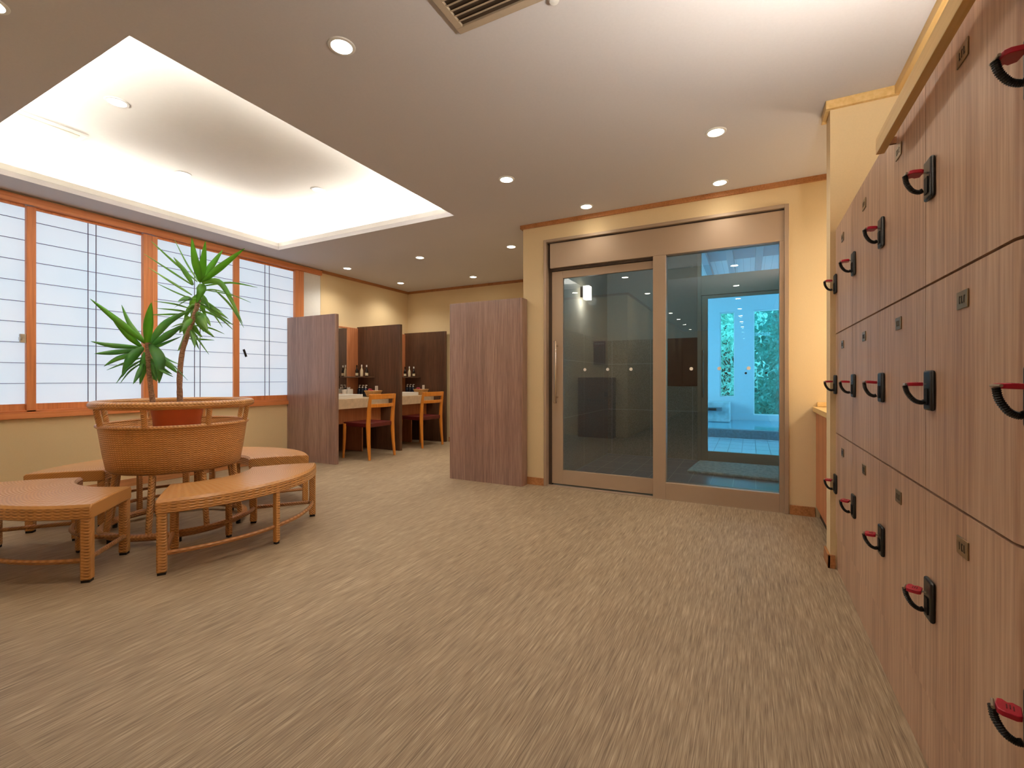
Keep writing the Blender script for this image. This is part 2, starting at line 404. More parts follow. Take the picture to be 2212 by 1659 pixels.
# cornices
b = MB()
ct, cw = 0.036, 0.022
b.box(WX, WX + cw + .006, 4.34, 6.12, CZ - ct, CZ); b.box(WX, -1.935, 6.12 - cw, 6.12, CZ - ct, CZ)
b.box(-1.935 - cw, 0.378 + .68, 3.98 - cw, 3.98, CZ - ct, CZ); b.box(-1.935 - cw, -1.935, 3.98, 6.12, CZ - ct, CZ)
b.box(WX, -1.85 + cw, .25, .25 + cw, CZ - ct, CZ); b.box(-1.85, -1.85 + cw, -7.05, .25, CZ - ct, CZ)
struct(b.build('trim_2', M['cornice']), 'thin brown wooden cornice along the walls', 'trim')
b = MB()
b.box(0.356, .665, 2.923, 2.945, CZ - .045, CZ); b.box(0.356, .378, 2.945, 3.097, CZ - .045, CZ); b.box(.378, 1.05, 3.075, 3.097, CZ - .045, CZ)
b.box(.643, .665, 0.2, 2.923, CZ - .045, CZ)
struct(b.build('trim_3', M['fascia'], bevel=.002), 'pale wooden cornice above the lockers and end wall', 'trim')
b = MB(); b.box(-1.935, -1.706, 3.968, 3.98, 0, .07); b.box(.262, .42, 3.968, 3.98, 0, .07); b.box(-4.3, -1.94, 6.108, 6.12, 0, .07)
struct(b.build('baseboard_entrance', M['cornice'], bevel=.002))
b = MB(); b.box(.366, .378, 2.933, 3.087, 0, .07); b.box(.366, .40, 2.933, 2.945, 0, .07); struct(b.build('baseboard_stub', M['cornice'], bevel=.002))
struct(MB().box(WX, WX + .012, .25, 3.83, 0, .07).build('baseboard_left', M['cornice'], bevel=.002))

# ---------------------------------------------------------------- window_1
win = thing('window_1', 'long paper-screen window in orange wood along the left wall', 'window', (WX, 2.3, .685), kind='structure')
b = MB(); b.box(-5.30, WX + .03, Y0w, 4.07, .685, .735); b.box(-5.26, WX + .012, Y0w, 4.07, .735, .752)
b.build('sill', M['hinokiy'], win, bevel=.003)
b = MB(); b.box(-5.30, WX + .03, Y0w, 4.34, 2.395, CZ - .012); b.build('head', M['hinokiy'], win, bevel=.003)
MB().box(-5.26, WX + .01, 3.945, 4.07, .735, 2.395).build('jamb', M['hinoki'], win, bevel=.003)
MB().box(-5.26, WX + .01, Y0w, Y0w + .06, .735, 2.395).build('jamb', M['hinoki'], win, bevel=.003)
b = MB(); b.box(-5.22, WX - .006, 4.07, Y1w, .685, 2.40)
b.build('reveal', M['white'], win)
sashes = [(0.68, 1.49, 1.490, 1.547, 1, 0), (1.547, 2.291, 2.291, 2.362, 0, 1), (2.412, 3.162, 3.162, 3.225, 1, 0), (3.225, 3.945, None, None, 0, 1)]
for i, (g0, g1, s0, s1, front, _) in enumerate(sashes):
    px = -5.172 if front else -5.185
    sash = MB()
    if s0: sash.box(px - .015, WX + (.012 if i != 2 else .004), s0, s1, .745 if i else .72, 2.39)
    if i == 2: sash.box(px - .015, WX + .004, 2.366, 2.412, .752, 2.39)
    sash.box(px - .012, px + .012, g0, g1, .752, .802); sash.box(px - .012, px + .012, g0, g1, 2.375, 2.395)
    so = sash.build('sash', M['hinoki'], win, bevel=.002)
    MB().box(px - .004, px + .000, g0, g1, .80, 2.38).build('pane', M['shoji'], so)
    m = MB(); mid = (g0 + g1) / 2 if i else 1.12
    for k in range(9): m.box(px, px + .007, g0, g1, .802 + .164 * (k + 1) - .002, .802 + .164 * (k + 1) + .002)
    for d in (-.028, .028): m.box(px, px + .008, mid + d - .002, mid + d + .002, .80, 2.38)
    m.build('muntin', M['muntin'], so)
b = MB(); b.box(-5.168, -5.14, 1.455, 1.49, 1.29, 1.36); b.box(-5.16, -5.12, 1.45, 1.462, 1.31, 1.335)
b.build('latch', M['steel'], win, bevel=.003)
b = MB(); b.obox((-5.165, 3.30, 1.30), (1, 0, 0), (0, .94, .34), (0, -.34, .94), .006, .012, .045); b.build('latch', M['black'], win, bevel=.003)

# ---------------------------------------------------------------- partitions
def partition(x0, x1, y0, y1, h, r, label, dark=False):
    pts = [(x0, y0)]
    for k in range(7):
        a = -PI / 2 + k * PI / 12; pts.append((x1 - r + r * math.cos(a), y0 + r + r * math.sin(a)))
    for k in range(7):
        a = k * PI / 12; pts.append((x1 - r + r * math.cos(a), y1 - r + r * math.sin(a)))
    pts.append((x0, y1))
    o = MB().prism(pts, 0, h).build('wooden_partition', M['walnut_dark' if dark else 'walnut'], smooth=True, angle=30)
    return tag(o, label, 'partition', 'brown wooden partitions')
partition(-5.145, -4.295, 3.83, 3.885, 1.765, .018, 'brown wooden partition at the window end of the vanity desks')
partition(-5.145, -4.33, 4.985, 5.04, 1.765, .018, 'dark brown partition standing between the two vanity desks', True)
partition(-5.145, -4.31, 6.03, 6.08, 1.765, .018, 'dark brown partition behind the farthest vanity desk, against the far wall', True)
partition(-2.69, -1.88, 3.84, 3.966, 1.757, .02, 'wide thick brown partition beside the glass door')

# ---------------------------------------------------------------- vanity desks
def vanity(y0, y1, where, n):
    v_ = thing('vanity_desk', 'beige stone vanity desk with white basin %s' % where, 'vanity desk', (-4.9, (y0 + y1) / 2, 0), 'vanity desks')
    MB().box(-5.14, -4.53, y0, y1, .622, .75).build('worktop', M['stone'], v_, bevel=.004)
    b = MB(); ys0, ys1 = y0 + .10, y0 + .64; x0, x1 = -5.04, -4.57
    b.box(x0, x1, ys0, ys0 + .02, .7505, .80); b.box(x0, x1, ys1 - .02, ys1, .7505, .80); b.box(x0, x0 + .02, ys0 + .02, ys1 - .02, .7505, .80); b.box(x1 - .02, x1, ys0 + .02, ys1 - .02, .7505, .80)
    b.box(x0 + .02, x1 - .02, ys0 + .02, ys1 - .02, .7505, .757)
    b.build('basin', M['basin'], v_, bevel=.004)
    MB().box(-4.70, -4.68, y0, y1, .42, .615).build('apron', M['vanwood'], v_, bevel=.002)
    MB().box(-5.13, -4.78, y1 - .26, y1 - .24, .0, .61).build('side_panel', M['vanwood'], v_, bevel=.002)
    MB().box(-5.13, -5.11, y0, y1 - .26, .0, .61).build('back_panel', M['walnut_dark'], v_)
    b = MB(); b.cyl((-5.04, y0 + .44, .7505), (-5.04, y0 + .44, .90), .012); b.tube([(-5.04, y0 + .44, .895), (-4.98, y0 + .44, .915), (-4.93, y0 + .44, .88)], .009)
    b.build('faucet', M['chrome'], v_, smooth=True)
    mr = thing('wall_mirror', 'mirror in an orange wood surround above the %s' % n, 'mirror', (-5.13, (y0 + y1) / 2, .80), 'vanity mirrors')
    b = MB(); b.box(-5.145, -5.12, y0, y0 + .04, .76, 1.745); b.box(-5.145, -5.12, y1 - .20, y1, .76, 1.745); b.box(-5.145, -5.12, y0 + .04, y1 - .20, 1.725, 1.745); b.box(-5.145, -5.12, y0 + .04, y1 - .2, .76, .80)
    b.build('surround', M['vanwood'], mr, bevel=.002)
    MB().box(-5.14, -5.13, y0 + .04, y1 - .2, .80, 1.725).build('pane', M['mirror'], mr)
vanity(3.89, 4.98, 'nearest the windows', 'vanity desk nearest the windows')
vanity(5.045, 6.025, 'farthest back', 'vanity desk farthest back')
for y1, n in ((4.983, 'nearer vanity desk'), (6.028, 'farther vanity desk')):
    o = MB().prism([(-5.118, y1), (-4.80, y1), (-4.80, y1 - .03), (-5.05, y1 - .34), (-5.118, y1 - .34)], 1.022, 1.038).build('corner_shelf', M['walnut_dark'], bevel=.002)
    tag(o, 'small dark corner shelf above the %s' % n, 'shelf', 'corner shelves')
    pos = ['left-hand', 'middle', 'right-hand']
    for k in range(3):
        x = -5.045 + .075 * k; y = y1 - .10 + .02 * k
        r = thing('lotion_bottle', '%s of three slim bottles on the corner shelf above the %s' % (pos[k], n), 'bottle', (x, y, 1.038), 'bottles on the corner shelves')
        hh = .135 if k != 1 else .14
        MB().lathe([(.019, 0), (.021, .004), (.021, hh * .62), (.012, hh * .8), (.008, hh * .86), (.008, hh)], (x, y, 1.0385), 16).build('body', M['bottle' if k != 1 else 'cream'], r, smooth=True)
        MB().lathe([(.0225, .012), (.0225, .05 if k != 1 else .078)], (x, y, 1.0385), 16).build('body_label', M['cream'], r, smooth=True)
        MB().lathe([(.010, hh + .0005), (.010, hh + .028), (.004, hh + .03)], (x, y, 1.0385), 12).build('cap', M['paper' if k else 'bottle'], r, smooth=True)
    for k in range(3):
        x = -5.02 + .062 * k; y = y1 - .075; z = .7505
        r = thing('pump_bottle', '%s of three navy pump bottles under the shelf on the %s' % (pos[k], n), 'bottle', (x, y, z), 'navy pump bottles')
        MB().lathe([(.026, 0), (.029, .005), (.029, .10), (.018, .118), (.011, .122)], (x, y, z), 18).build('body', M['navy'], r, smooth=True)
        b = MB(); b.cyl((x, y, z + .1225), (x, y, z + .165), .005, 10); b.cyl((x, y, z + .1225), (x, y, z + .135), .012, 12); b.tube([(x, y, z + .163), (x + .03, y - .005, z + .160)], .005, 8)
        b.build('pump', M['paper'], r, smooth=True)
    # amenity basket with wrapped things and a card
    bx, by = -4.665, y1 - .165
    r = thing('amenity_basket', 'pale woven basket standing on the %s' % n, 'basket', (bx, by, .7505), 'amenity baskets')
    b = MB(); b.lathe([(.085, 0), (.115, .075), (.122, .08), (.122, .086), (.112, .086), (.108, .075), (.080, .006)], (bx, by, .7505), 28)
    b.build('bowl', M['basket'], r, smooth=True)
    MB().tube([(bx + .118 * math.cos(a), by + .118 * math.sin(a), .7505 + .085) for a in [2 * PI * i / 28 for i in range(28)]], .006, 8, True).build('rim', M['basket'], r, smooth=True)
    b = MB(); rr = random.Random(3)
    for k in range(6):
        a = 2 * PI * k / 6; d = Vector((math.cos(a * 2 + .5), math.sin(a * 2 + .5), .1)).normalized(); u = Vector((0, 0, 1)); w = d.cross(u).normalized(); u = w.cross(d)
        b.obox((bx - .012 + .022 * math.cos(a), by - .035 + .022 * math.sin(a), .832 + .006 * k), d, w, u, .022, .012, .005)
    tag(b.build('wrapped_soap', M['pink'], bevel=.002), 'pink wrapped packets heaped in the basket on the %s' % n, 'toiletries', 'pink packets', 'stuff')
    b = MB(); b.box(bx + .012, bx + .016, by + .02, by + .075, .775, .905)
    o = thing('notice_card', 'small white card standing in the basket on the %s' % n, 'card', (bx + .014, by + .047, .775), 'basket cards')
    b.build('sheet', M['paper'], o, bevel=.001)
    b = MB()
    for k in range(4): b.box(bx + .0162, bx + .0168, by + .035, by + .06 - .004 * (k % 2), .885 - k * .012, .888 - k * .012)
    b.build('printing', M['muntin'], o)
r = thing('tissue_box', 'white tissue box standing at the back of the nearer vanity desk', 'tissue box', (-5.06, 4.80, .7505))
MB().box(-5.105, -5.02, 4.70, 4.79, .7505, .86).build('box', M['paper'], r, bevel=.006)
MB().prism([(4.725, .862), (4.765, .862), (4.772, .885), (4.745, .879), (4.72, .888)], -5.07, -5.055, 'x').build('tissue', M['paper'], r)
o = MB().lathe([(.026, 0), (.034, .10), (.032, .10), (.024, .004)], (-5.055, 4.66, .7505), 20).build('paper_cup', M['paper'], smooth=True)
tag(o, 'white paper cup beside the tissue box on the nearer vanity desk', 'cup')

# ---------------------------------------------------------------- chairs
def chair(x, y, rot, label, src=None):
    if src:
        o = copy_tree(src); o.location = (x, y, 0); o.rotation_euler = (0, 0, rot); o['label'] = label; return o
    r = thing('dining_chair', label, 'chair', (0, 0, 0), 'honey wood chairs at the vanity desks')
    # local: +x is the back of the chair, seat faces -x
    for s in (-1, 1):
        pts = [(.225, s * .232, 0.0), (.205, s * .226, .22), (.195, s * .222, .43), (.205, s * .222, .60), (.235, s * .224, .81)]
        MB().tube(pts, [.016, .023, .028, .025, .017], 12).build('leg', M['chair'], r, smooth=True)
        MB().tube([(-.215, s * .225, 0), (-.205, s * .218, .25), (-.20, s * .215, .435)], [.014, .020, .022], 12).build('leg', M['chair'], r, smooth=True)
    def rail(z0, z1, x0, bow, th):
        b = MB(); n = 12; A = []
        for i in range(n + 1):
            yy = -.225 + .45 * i / n; w = 1 - (yy / .225) ** 2
            A.append((x0 + bow * w, yy))
        pts = [(p[0] - th / 2, p[1]) for p in A] + [(p[0] + th / 2, p[1]) for p in reversed(A)]
        return b.prism(pts, z0, z1)
    rail(.748, .812, .228, .035, .022).build('top_rail', M['chair'], r, smooth=True, bevel=.004)
    rail(.645, .69, .213, .035, .020).build('back_slat', M['chair'], r, smooth=True, bevel=.004)
    b = MB(); n = 8; gx = [-.225 + .43 * i / n for i in range(n + 1)]; gy = [-.215 + .43 * i / n for i in range(n + 1)]
    def dip(x_, y_): return .455 - .018 * (1 - (y_ / .215) ** 2) * (1 - ((x_ + .01) / .215) ** 2)
    V = [[b.bm.verts.new((x_, y_, dip(x_, y_))) for y_ in gy] for x_ in gx]; W = [[b.bm.verts.new((x_, y_, .398)) for y_ in gy] for x_ in gx]
    for i in range(n):
        for j in range(n):
            b.bm.faces.new((V[i][j], V[i + 1][j], V[i + 1][j + 1], V[i][j + 1])); b.bm.faces.new((W[i][j], W[i + 1][j], W[i + 1][j + 1], W[i][j + 1]))
    for i in range(n):
        for j in (0, n):
            b.bm.faces.new((V[i][j], V[i + 1][j], W[i + 1][j], W[i][j])); b.bm.faces.new((V[j][i], V[j][i + 1], W[j][i + 1], W[j][i]))
    b.build('seat', M['seat'], r, smooth=True, bevel=.008)
    r.location = (x, y, 0); r.rotation_euler = (0, 0, rot)
    return r
ch = chair(-4.385, 4.45, .03, 'honey wood chair with dark red seat at the nearer vanity desk')
chair(-4.42, 5.56, -.04, 'honey wood chair with dark red seat at the farther vanity desk', ch)

# ---------------------------------------------------------------- sliding glass door
d1 = thing('door_1', 'bronze aluminium glass sliding door with fixed side panel', 'door', (-.73, 4.03, 0), kind='structure')
b = MB()
b.box(-1.716, -1.690, 3.965, 4.09, 0, 2.30); b.box(.228, .256, 3.965, 4.09, 0, 2.30); b.box(-1.690, .228, 3.965, 4.09, 2.275, 2.30)
b.build('outer_frame', M['bronze'], d1, bevel=.002)
b = MB(); b.box(-1.690, -1.660, 4.03, 4.08, 0, 2.275); b.box(-1.69, .228, 4.0, 4.08, 2.262, 2.275); b.box(-1.66, -.725, 4.015, 4.08, 2.012, 2.034); b.build('gap', M['bronzed'], d1)
b = MB(); b.box(-1.660, .228, 3.985, 4.08, 2.034, 2.262); b.build('header', M['bronze'], d1, bevel=.002)
fx = MB(); fx.box(-.725, -.622, 3.985, 4.08, 0, 2.034); fx.box(.197, .228, 3.985, 4.08, 0, 2.034); fx.box(-.622, .197, 3.985, 4.08, 0, .140)
fx = fx.build('fixed_panel', M['bronze'], d1, bevel=.002)
MB().box(-.622, .197, 4.028, 4.034, .140, 2.034).build('pane', M['glass'], fx)
lf = MB(); lf.box(-1.660, -1.551, 4.035, 4.072, .02, 2.010); lf.box(-.725, -.66, 4.0805, 4.085, .02, 2.0); lf.box(-1.551, -.71, 4.035, 4.072, .02, .152); lf.box(-1.551, -.71, 4.035, 4.072, 1.942, 2.010); lf.box(-.72, -.66, 4.0801, 4.0855, .02, 2.01)
lf = lf.build('sliding_leaf', M['bronze'], d1, bevel=.002)
MB().box(-1.551, -.70, 4.051, 4.057, .152, 1.942).build('pane', M['glass'], lf)
b = MB(); b.tube([(-1.604, 3.975, .79), (-1.604, 3.975, 1.348)], .011, 14)
for z in (.83, 1.31): b.tube([(-1.604, 3.975, z), (-1.604, 4.034, z)], .009, 12)
for z in (.785, 1.345): b.lathe([(.001, -.012), (.014, -.008), (.014, .008), (.001, .012)], (-1.604, 3.975, z), 14)
b.build('door_handle', M['chrome'], lf, smooth=True)
def dot(x, y, z, par, r=.014, m='paper'):
    MB().tube([(x, y - .0015, z), (x, y, z)], r, 16).build('glass_marker', M[m], par)
for x in (-1.342, -1.130, -.923): dot(x, 4.0505, 1.087, lf)
for x in (-.427, -.218, -.009): dot(x, 4.0275, 1.085, fx)
MB().box(-1.70, .24, 3.983, 4.10, .0005, .006).build('threshold', M['bronze'], d1)

# ---------------------------------------------------------------- vestibule behind the glass
VX0, VX1, VY = -1.70, .62, 6.10
struct(MB().box(-1.78, VX1 + .1, 4.10, 6.16, -.05, 0).build('floor_vestibule', M['vfloor']))
struct(MB().box(-1.78, VX1 + .1, 4.10, 6.2, 2.62, 2.66).build('ceiling_vestibule', M['vestwall']))
b = MB(); b.box(-1.78, VX0 - .012, 4.10, 6.16, 0, 2.62); struct(b.build('wall_vestibule_left', M['vestwall']))
struct(MB().box(VX0 - .012, VX0, 4.10, VY, 0, 1.515).build('trim_4', M['vtile_x']), 'grey granite tiles on the side wall behind the glass door', 'tiling')
b = MB(); b.box(VX0 - .012, -.573, VY + .012, VY + .1, 0, 2.62); b.box(-.573, VX1, VY + .012, VY + .1, 2.585, 2.62)
struct(b.build('wall_vestibule_back', M['vestwall']))
b = MB(); b.box(VX0, -.573, VY, VY + .012, 0, .908); b.box(VX0, -.93, VY, VY + .012, .908, 1.515)
o = b.build('trim_5', M['vtile_y']); o.location.x += 0; struct(o, 'grey granite tiles on the back wall behind the glass door', 'tiling')
struct(MB().box(-.93, -.573, VY, VY + .012, .912, 1.515).build('trim_6', M['redpanel']), 'dark red granite panel beside the inner glass door', 'tiling')
struct(MB().box(VX1, VX1 + .1, 4.10, 6.2, 0, 2.62).build('wall_vestibule_right', M['vestwall']))
lamp = thing('wall_lamp', 'square glowing wall lamp high on the wall behind the glass door', 'lamp', (-1.70, 5.05, 1.88))
MB().box(-1.711, -1.67, 5.00, 5.04, 1.93, 2.05).build('bracket', M['black'], lamp, bevel=.003)
MB().box(-1.669, -1.60, 4.97, 5.07, 1.90, 2.05).build('shade', M['lampglass'], lamp, bevel=.004)
light('bulb', 'POINT', (-1.58, 5.02, 1.88), 3.0, WARM, lamp, shadow_soft_size=.05)
d2 = thing('door_2', 'inner bronze glass door leading to the bath', 'door', (0, VY, 0), kind='structure')
b = MB(); b.box(-.573, -.53, VY - .03, VY + .06, 0, 2.585); b.box(-.53, VX1, VY - .03, VY + .06, 2.022, 2.262); b.box(-.53, VX1, VY - .03, VY + .06, 2.57, 2.60); b.build('outer_frame', M['bronze'], d2, bevel=.002)
lf = MB(); lf.box(-.53, -.457, VY - .015, VY + .03, .005, 2.02); lf.box(.55, VX1, VY - .015, VY + .03, .005, 2.02); lf.box(-.457, .55, VY - .015, VY + .03, .005, .123); lf.box(-.457, .55, VY - .015, VY + .03, 1.985, 2.02)
lf = lf.build('sliding_leaf', M['bronze'], d2, bevel=.002)
MB().box(-.457, .55, VY + .005, VY + .010, .123, 1.985).build('pane', M['clear'], lf)
MB().box(-.53, VX1, VY + .005, VY + .010, 2.262, 2.57).build('transom_pane', M['clear'], d2)
b = MB(); b.tube([(-.51, VY - .06, .78), (-.51, VY - .06, 1.35)], .011, 12)
for z in (.81, 1.32): b.tube([(-.51, VY - .06, z), (-.51, VY - .016, z)], .009, 10)
b.build('door_handle', M['chrome'], lf, smooth=True)
for x in (-.252, -.044, .167): dot(x, VY + .004, 1.071, lf, .013, 'black')
# bath mat
mt = MB(); n = 10
pts = [(-.60, 5.24), (.58, 5.14), (.58, 5.93), (-.54, 5.95)]
mt.prism(pts, 0.0005, .03)
o = mt.build('bath_mat', M['mat'], bevel=.014, seg=4); tag(o, 'grey-white fluffy bath mat on the slate floor before the inner door', 'mat')

# ---------------------------------------------------------------- the bath beyond
struct(MB().box(-3.5, 4.0, 6.16, 8.6, -.05, 0).build('floor_bath', M['bfloor']))
b = MB(); b.box(-3.5, 4.0, 8.6, 8.78, 0, .15); o = b.build('pool_coping', M['coping'], bevel=.008); tag(o, 'dark stone coping along the near edge of the bath', 'coping')
o = MB().box(-3.5, 4.0, 8.78, 10.98, 0.0, .125).build('bath_water', M['water']); tag(o, 'pale blue water filling the bath below the windows', 'water', kind='stuff')
b = MB(); YW = 11.0
b.box(-3.5, -.585, YW, YW + .28, 0, 3.4); b.box(-.292, .065, YW, YW + .28, 0, 3.4); b.box(-.585, -.292, YW, YW + .28, 0, .62); b.box(-.585, -.292, YW, YW + .28, 2.452, 3.4)
b.box(.065, 3.6, YW, YW + .28, 0, .24); b.box(.065, 3.6, YW, YW + .28, 2.46, 3.4); b.box(3.6, 4.0, YW, YW + .28, 0, 3.4)
struct(b.build('wall_bath_far', M['concrete']))
b = MB(); b.box(-3.6, -3.5, 6.21, YW + .28, 0, .5); b.box(-3.6, -3.5, 6.21, YW + .28, 2.9, 3.4); b.box(-3.6, -3.5, 6.21, 6.6, .5, 2.9); b.box(-3.6, -3.5, YW - .2, YW + .28, .5, 2.9)  # out-of-view wall, its opening added to let daylight into the bath
struct(b.build('wall_bath_left', M['concrete']))
b = MB(); b.box(4.0, 4.1, 6.1, YW + .28, 0, .5); b.box(4.0, 4.1, 6.1, YW + .28, 2.9, 3.4); b.box(4.0, 4.1, 6.1, 6.6, .5, 2.9)  # unseen side, left open so that more daylight enters
struct(b.build('wall_bath_right', M['concrete']))
b = MB(); b.box(-3.5, -1.79, 6.2, 6.25, 0, 3.4); b.box(VX1 + .1, 4.0, 6.12, 6.2, 0, 3.4); b.box(-1.79, VX1 + .1, 6.2, 6.25, 2.62, 3.4); struct(b.build('wall_bath_near', M['concrete']))
struct(MB().box(-3.5, 4.0, 6.2, YW, 3.2, 3.26).build('ceiling_bath', M['plank']))
for i, x in enumerate((-1.1, -.72, -.31, .14, .62, 1.1)):
    o = MB().box(x - .055, x + .055, 6.3, YW - .01, 3.10, 3.199).build('ceiling_beam', M['coping'], bevel=.004)
    tag(o, 'grey beam under the plank ceiling of the bath, ' + ['farthest left', 'second from the left', 'third from the left', 'fourth from the left', 'second from the right', 'farthest right'][i], 'beam', 'bath ceiling beams')
for n_, (x0, x1, z0, z1) in (('window_2', (-.585, -.292, .62, 2.452)), ('window_3', (.065, 3.6, .24, 2.46))):
    w_ = thing(n_, ('narrow' if n_ == 'window_2' else 'wide') + ' bath window looking onto trees', 'window', ((x0 + x1) / 2, YW + .1, z0), kind='structure')
    b = MB(); b.box(x0, x0 + .02, YW + .08, YW + .12, z0, z1); b.box(x1 - .02, x1, YW + .08, YW + .12, z0, z1); b.box(x0 + .02, x1 - .02, YW + .08, YW + .12, z0, z0 + .02); b.box(x0 + .02, x1 - .02, YW + .08, YW + .12, z1 - .02, z1)
    b.build('window_frame', M['white'], w_)
    MB().box(x0 + .02, x1 - .02, YW + .098, YW + .102, z0 + .02, z1 - .02).build('pane', M['clear'], w_)
sp_ = thing('water_spout', 'pale marble spout block at the edge of the bath water', 'spout', (-.62, 10.4, .125))
MB().box(-1.2, -.36, 10.25, 10.95, .1255, .53).build('block', M['marble'], sp_, bevel=.02)
MB().box(-.95, -.50, 10.06, 10.249, .36, .43).build('spout', M['coping'], sp_, bevel=.006)
b = MB(); b.box(-.80, -.60, 10.052, 10.059, .372, .418); b.build('slot', M['blackd'], sp_)
struct(MB().box(-12, 14, YW + .3, 30, -.6, -.5).build('ground_outside', M['ground']), None)
def tree(x, y, h, r, m, label, seed, nleaf=2600):
    t_ = thing('broadleaf_tree', label, 'tree', (x, y, -.5), 'trees outside the bath windows')
    rr = np.random.RandomState(seed)
    b = MB(); b.tube([(x, y, -.5), (x + .1, y, h * .35), (x - .05, y + .1, h * .8)], [.14, .10, .05], 10)
    for k in range(5):
        a = k * 1.3; b.tube([(x, y, h * (.25 + .1 * k)), (x + .7 * r * math.cos(a), y + .7 * r * math.sin(a), h * (.45 + .1 * k))], [.05, .02], 6)
    b.build('trunk', M['trunk'], t_, smooth=True)
    # clumped foliage
    nc = 60; cc = rr.normal(size=(nc, 3)); cc /= np.linalg.norm(cc, axis=1)[:, None]; cc *= (rr.rand(nc, 1) ** .33) * np.array([r, r, h * .55]); cc += np.array([0, 0, h * .5 + .3])
    idx = rr.randint(0, nc, nleaf); p = cc[idx] + rr.normal(size=(nleaf, 3)) * .22
    d = rr.normal(size=(nleaf, 3)); d[:, 2] -= .6; d /= np.linalg.norm(d, axis=1)[:, None]
    u = rr.normal(size=(nleaf, 3)); w = np.cross(d, u); w /= np.linalg.norm(w, axis=1)[:, None]
    s = (.045 + .045 * rr.rand(nleaf, 1))
    vv = np.stack([p, p + d * s + w * s * .4, p + d * s * 2.2, p + d * s - w * s * .4], 1).reshape(-1, 3)
    me = bpy.data.meshes.new('foliage'); me.from_pydata(vv.tolist(), [], [(4 * i, 4 * i + 1, 4 * i + 2, 4 * i + 3) for i in range(nleaf)]); me.materials.append(M[m])
    o = bpy.data.objects.new('foliage', me); col.objects.link(o); o.parent = t_
    return t_
tree(-.65, 13.6, 4.4, .8, 'tree2', 'light green tree filling the narrow bath window', 2, 6000)
tree(1.15, 15.7, 4.6, .85, 'tree1', 'deep green tree in the wide bath window', 3, 6000)
tree(-3.2, 14.0, 4.0, .8, 'tree1', 'deep green tree left of the narrow bath window', 1, 2500)
tree(3.6, 14.0, 4.2, .8, 'tree2', 'light green tree beyond the right side of the wide bath window', 4, 2500)
rr = np.random.RandomState(11); nleaf = 12000
cc = np.stack([rr.uniform(-4, 5, 260), rr.uniform(18, 18.8, 260), rr.uniform(-.3, 6.5, 260)], 1)
p = cc[rr.randint(0, 260, nleaf)] + rr.normal(size=(nleaf, 3)) * .22
d = rr.normal(size=(nleaf, 3)); d[:, 2] -= .6; d /= np.linalg.norm(d, axis=1)[:, None]; w = np.cross(d, rr.normal(size=(nleaf, 3))); w /= np.linalg.norm(w, axis=1)[:, None]
sz = .07 + .07 * rr.rand(nleaf, 1)
vv = np.stack([p, p + d * sz + w * sz * .4, p + d * sz * 2.2, p + d * sz - w * sz * .4], 1).reshape(-1, 3)
fc = [(4 * i, 4 * i + 1, 4 * i + 2, 4 * i + 3) for i in range(nleaf)]
n0 = len(vv); bx_ = [(-9, 19.2, -.5), (9, 19.2, -.5), (9, 19.2, 6.8), (-9, 19.2, 6.8), (-9, 20, -.5), (9, 20, -.5), (9, 20, 6.8), (-9, 20, 6.8)]
fc += [tuple(n0 + q_ for q_ in f_) for f_ in ((0, 1, 2, 3), (4, 5, 6, 7), (3, 2, 6, 7), (0, 4, 7, 3), (1, 5, 6, 2))]
me = bpy.data.meshes.new('hedge'); me.from_pydata(vv.tolist() + bx_, [], fc); me.materials.append(M['tree1'])
o = bpy.data.objects.new('hedge', me); col.objects.link(o); tag(o, 'dense leafy green hedge bank closing the view outside the bath', 'hedge', kind='stuff')

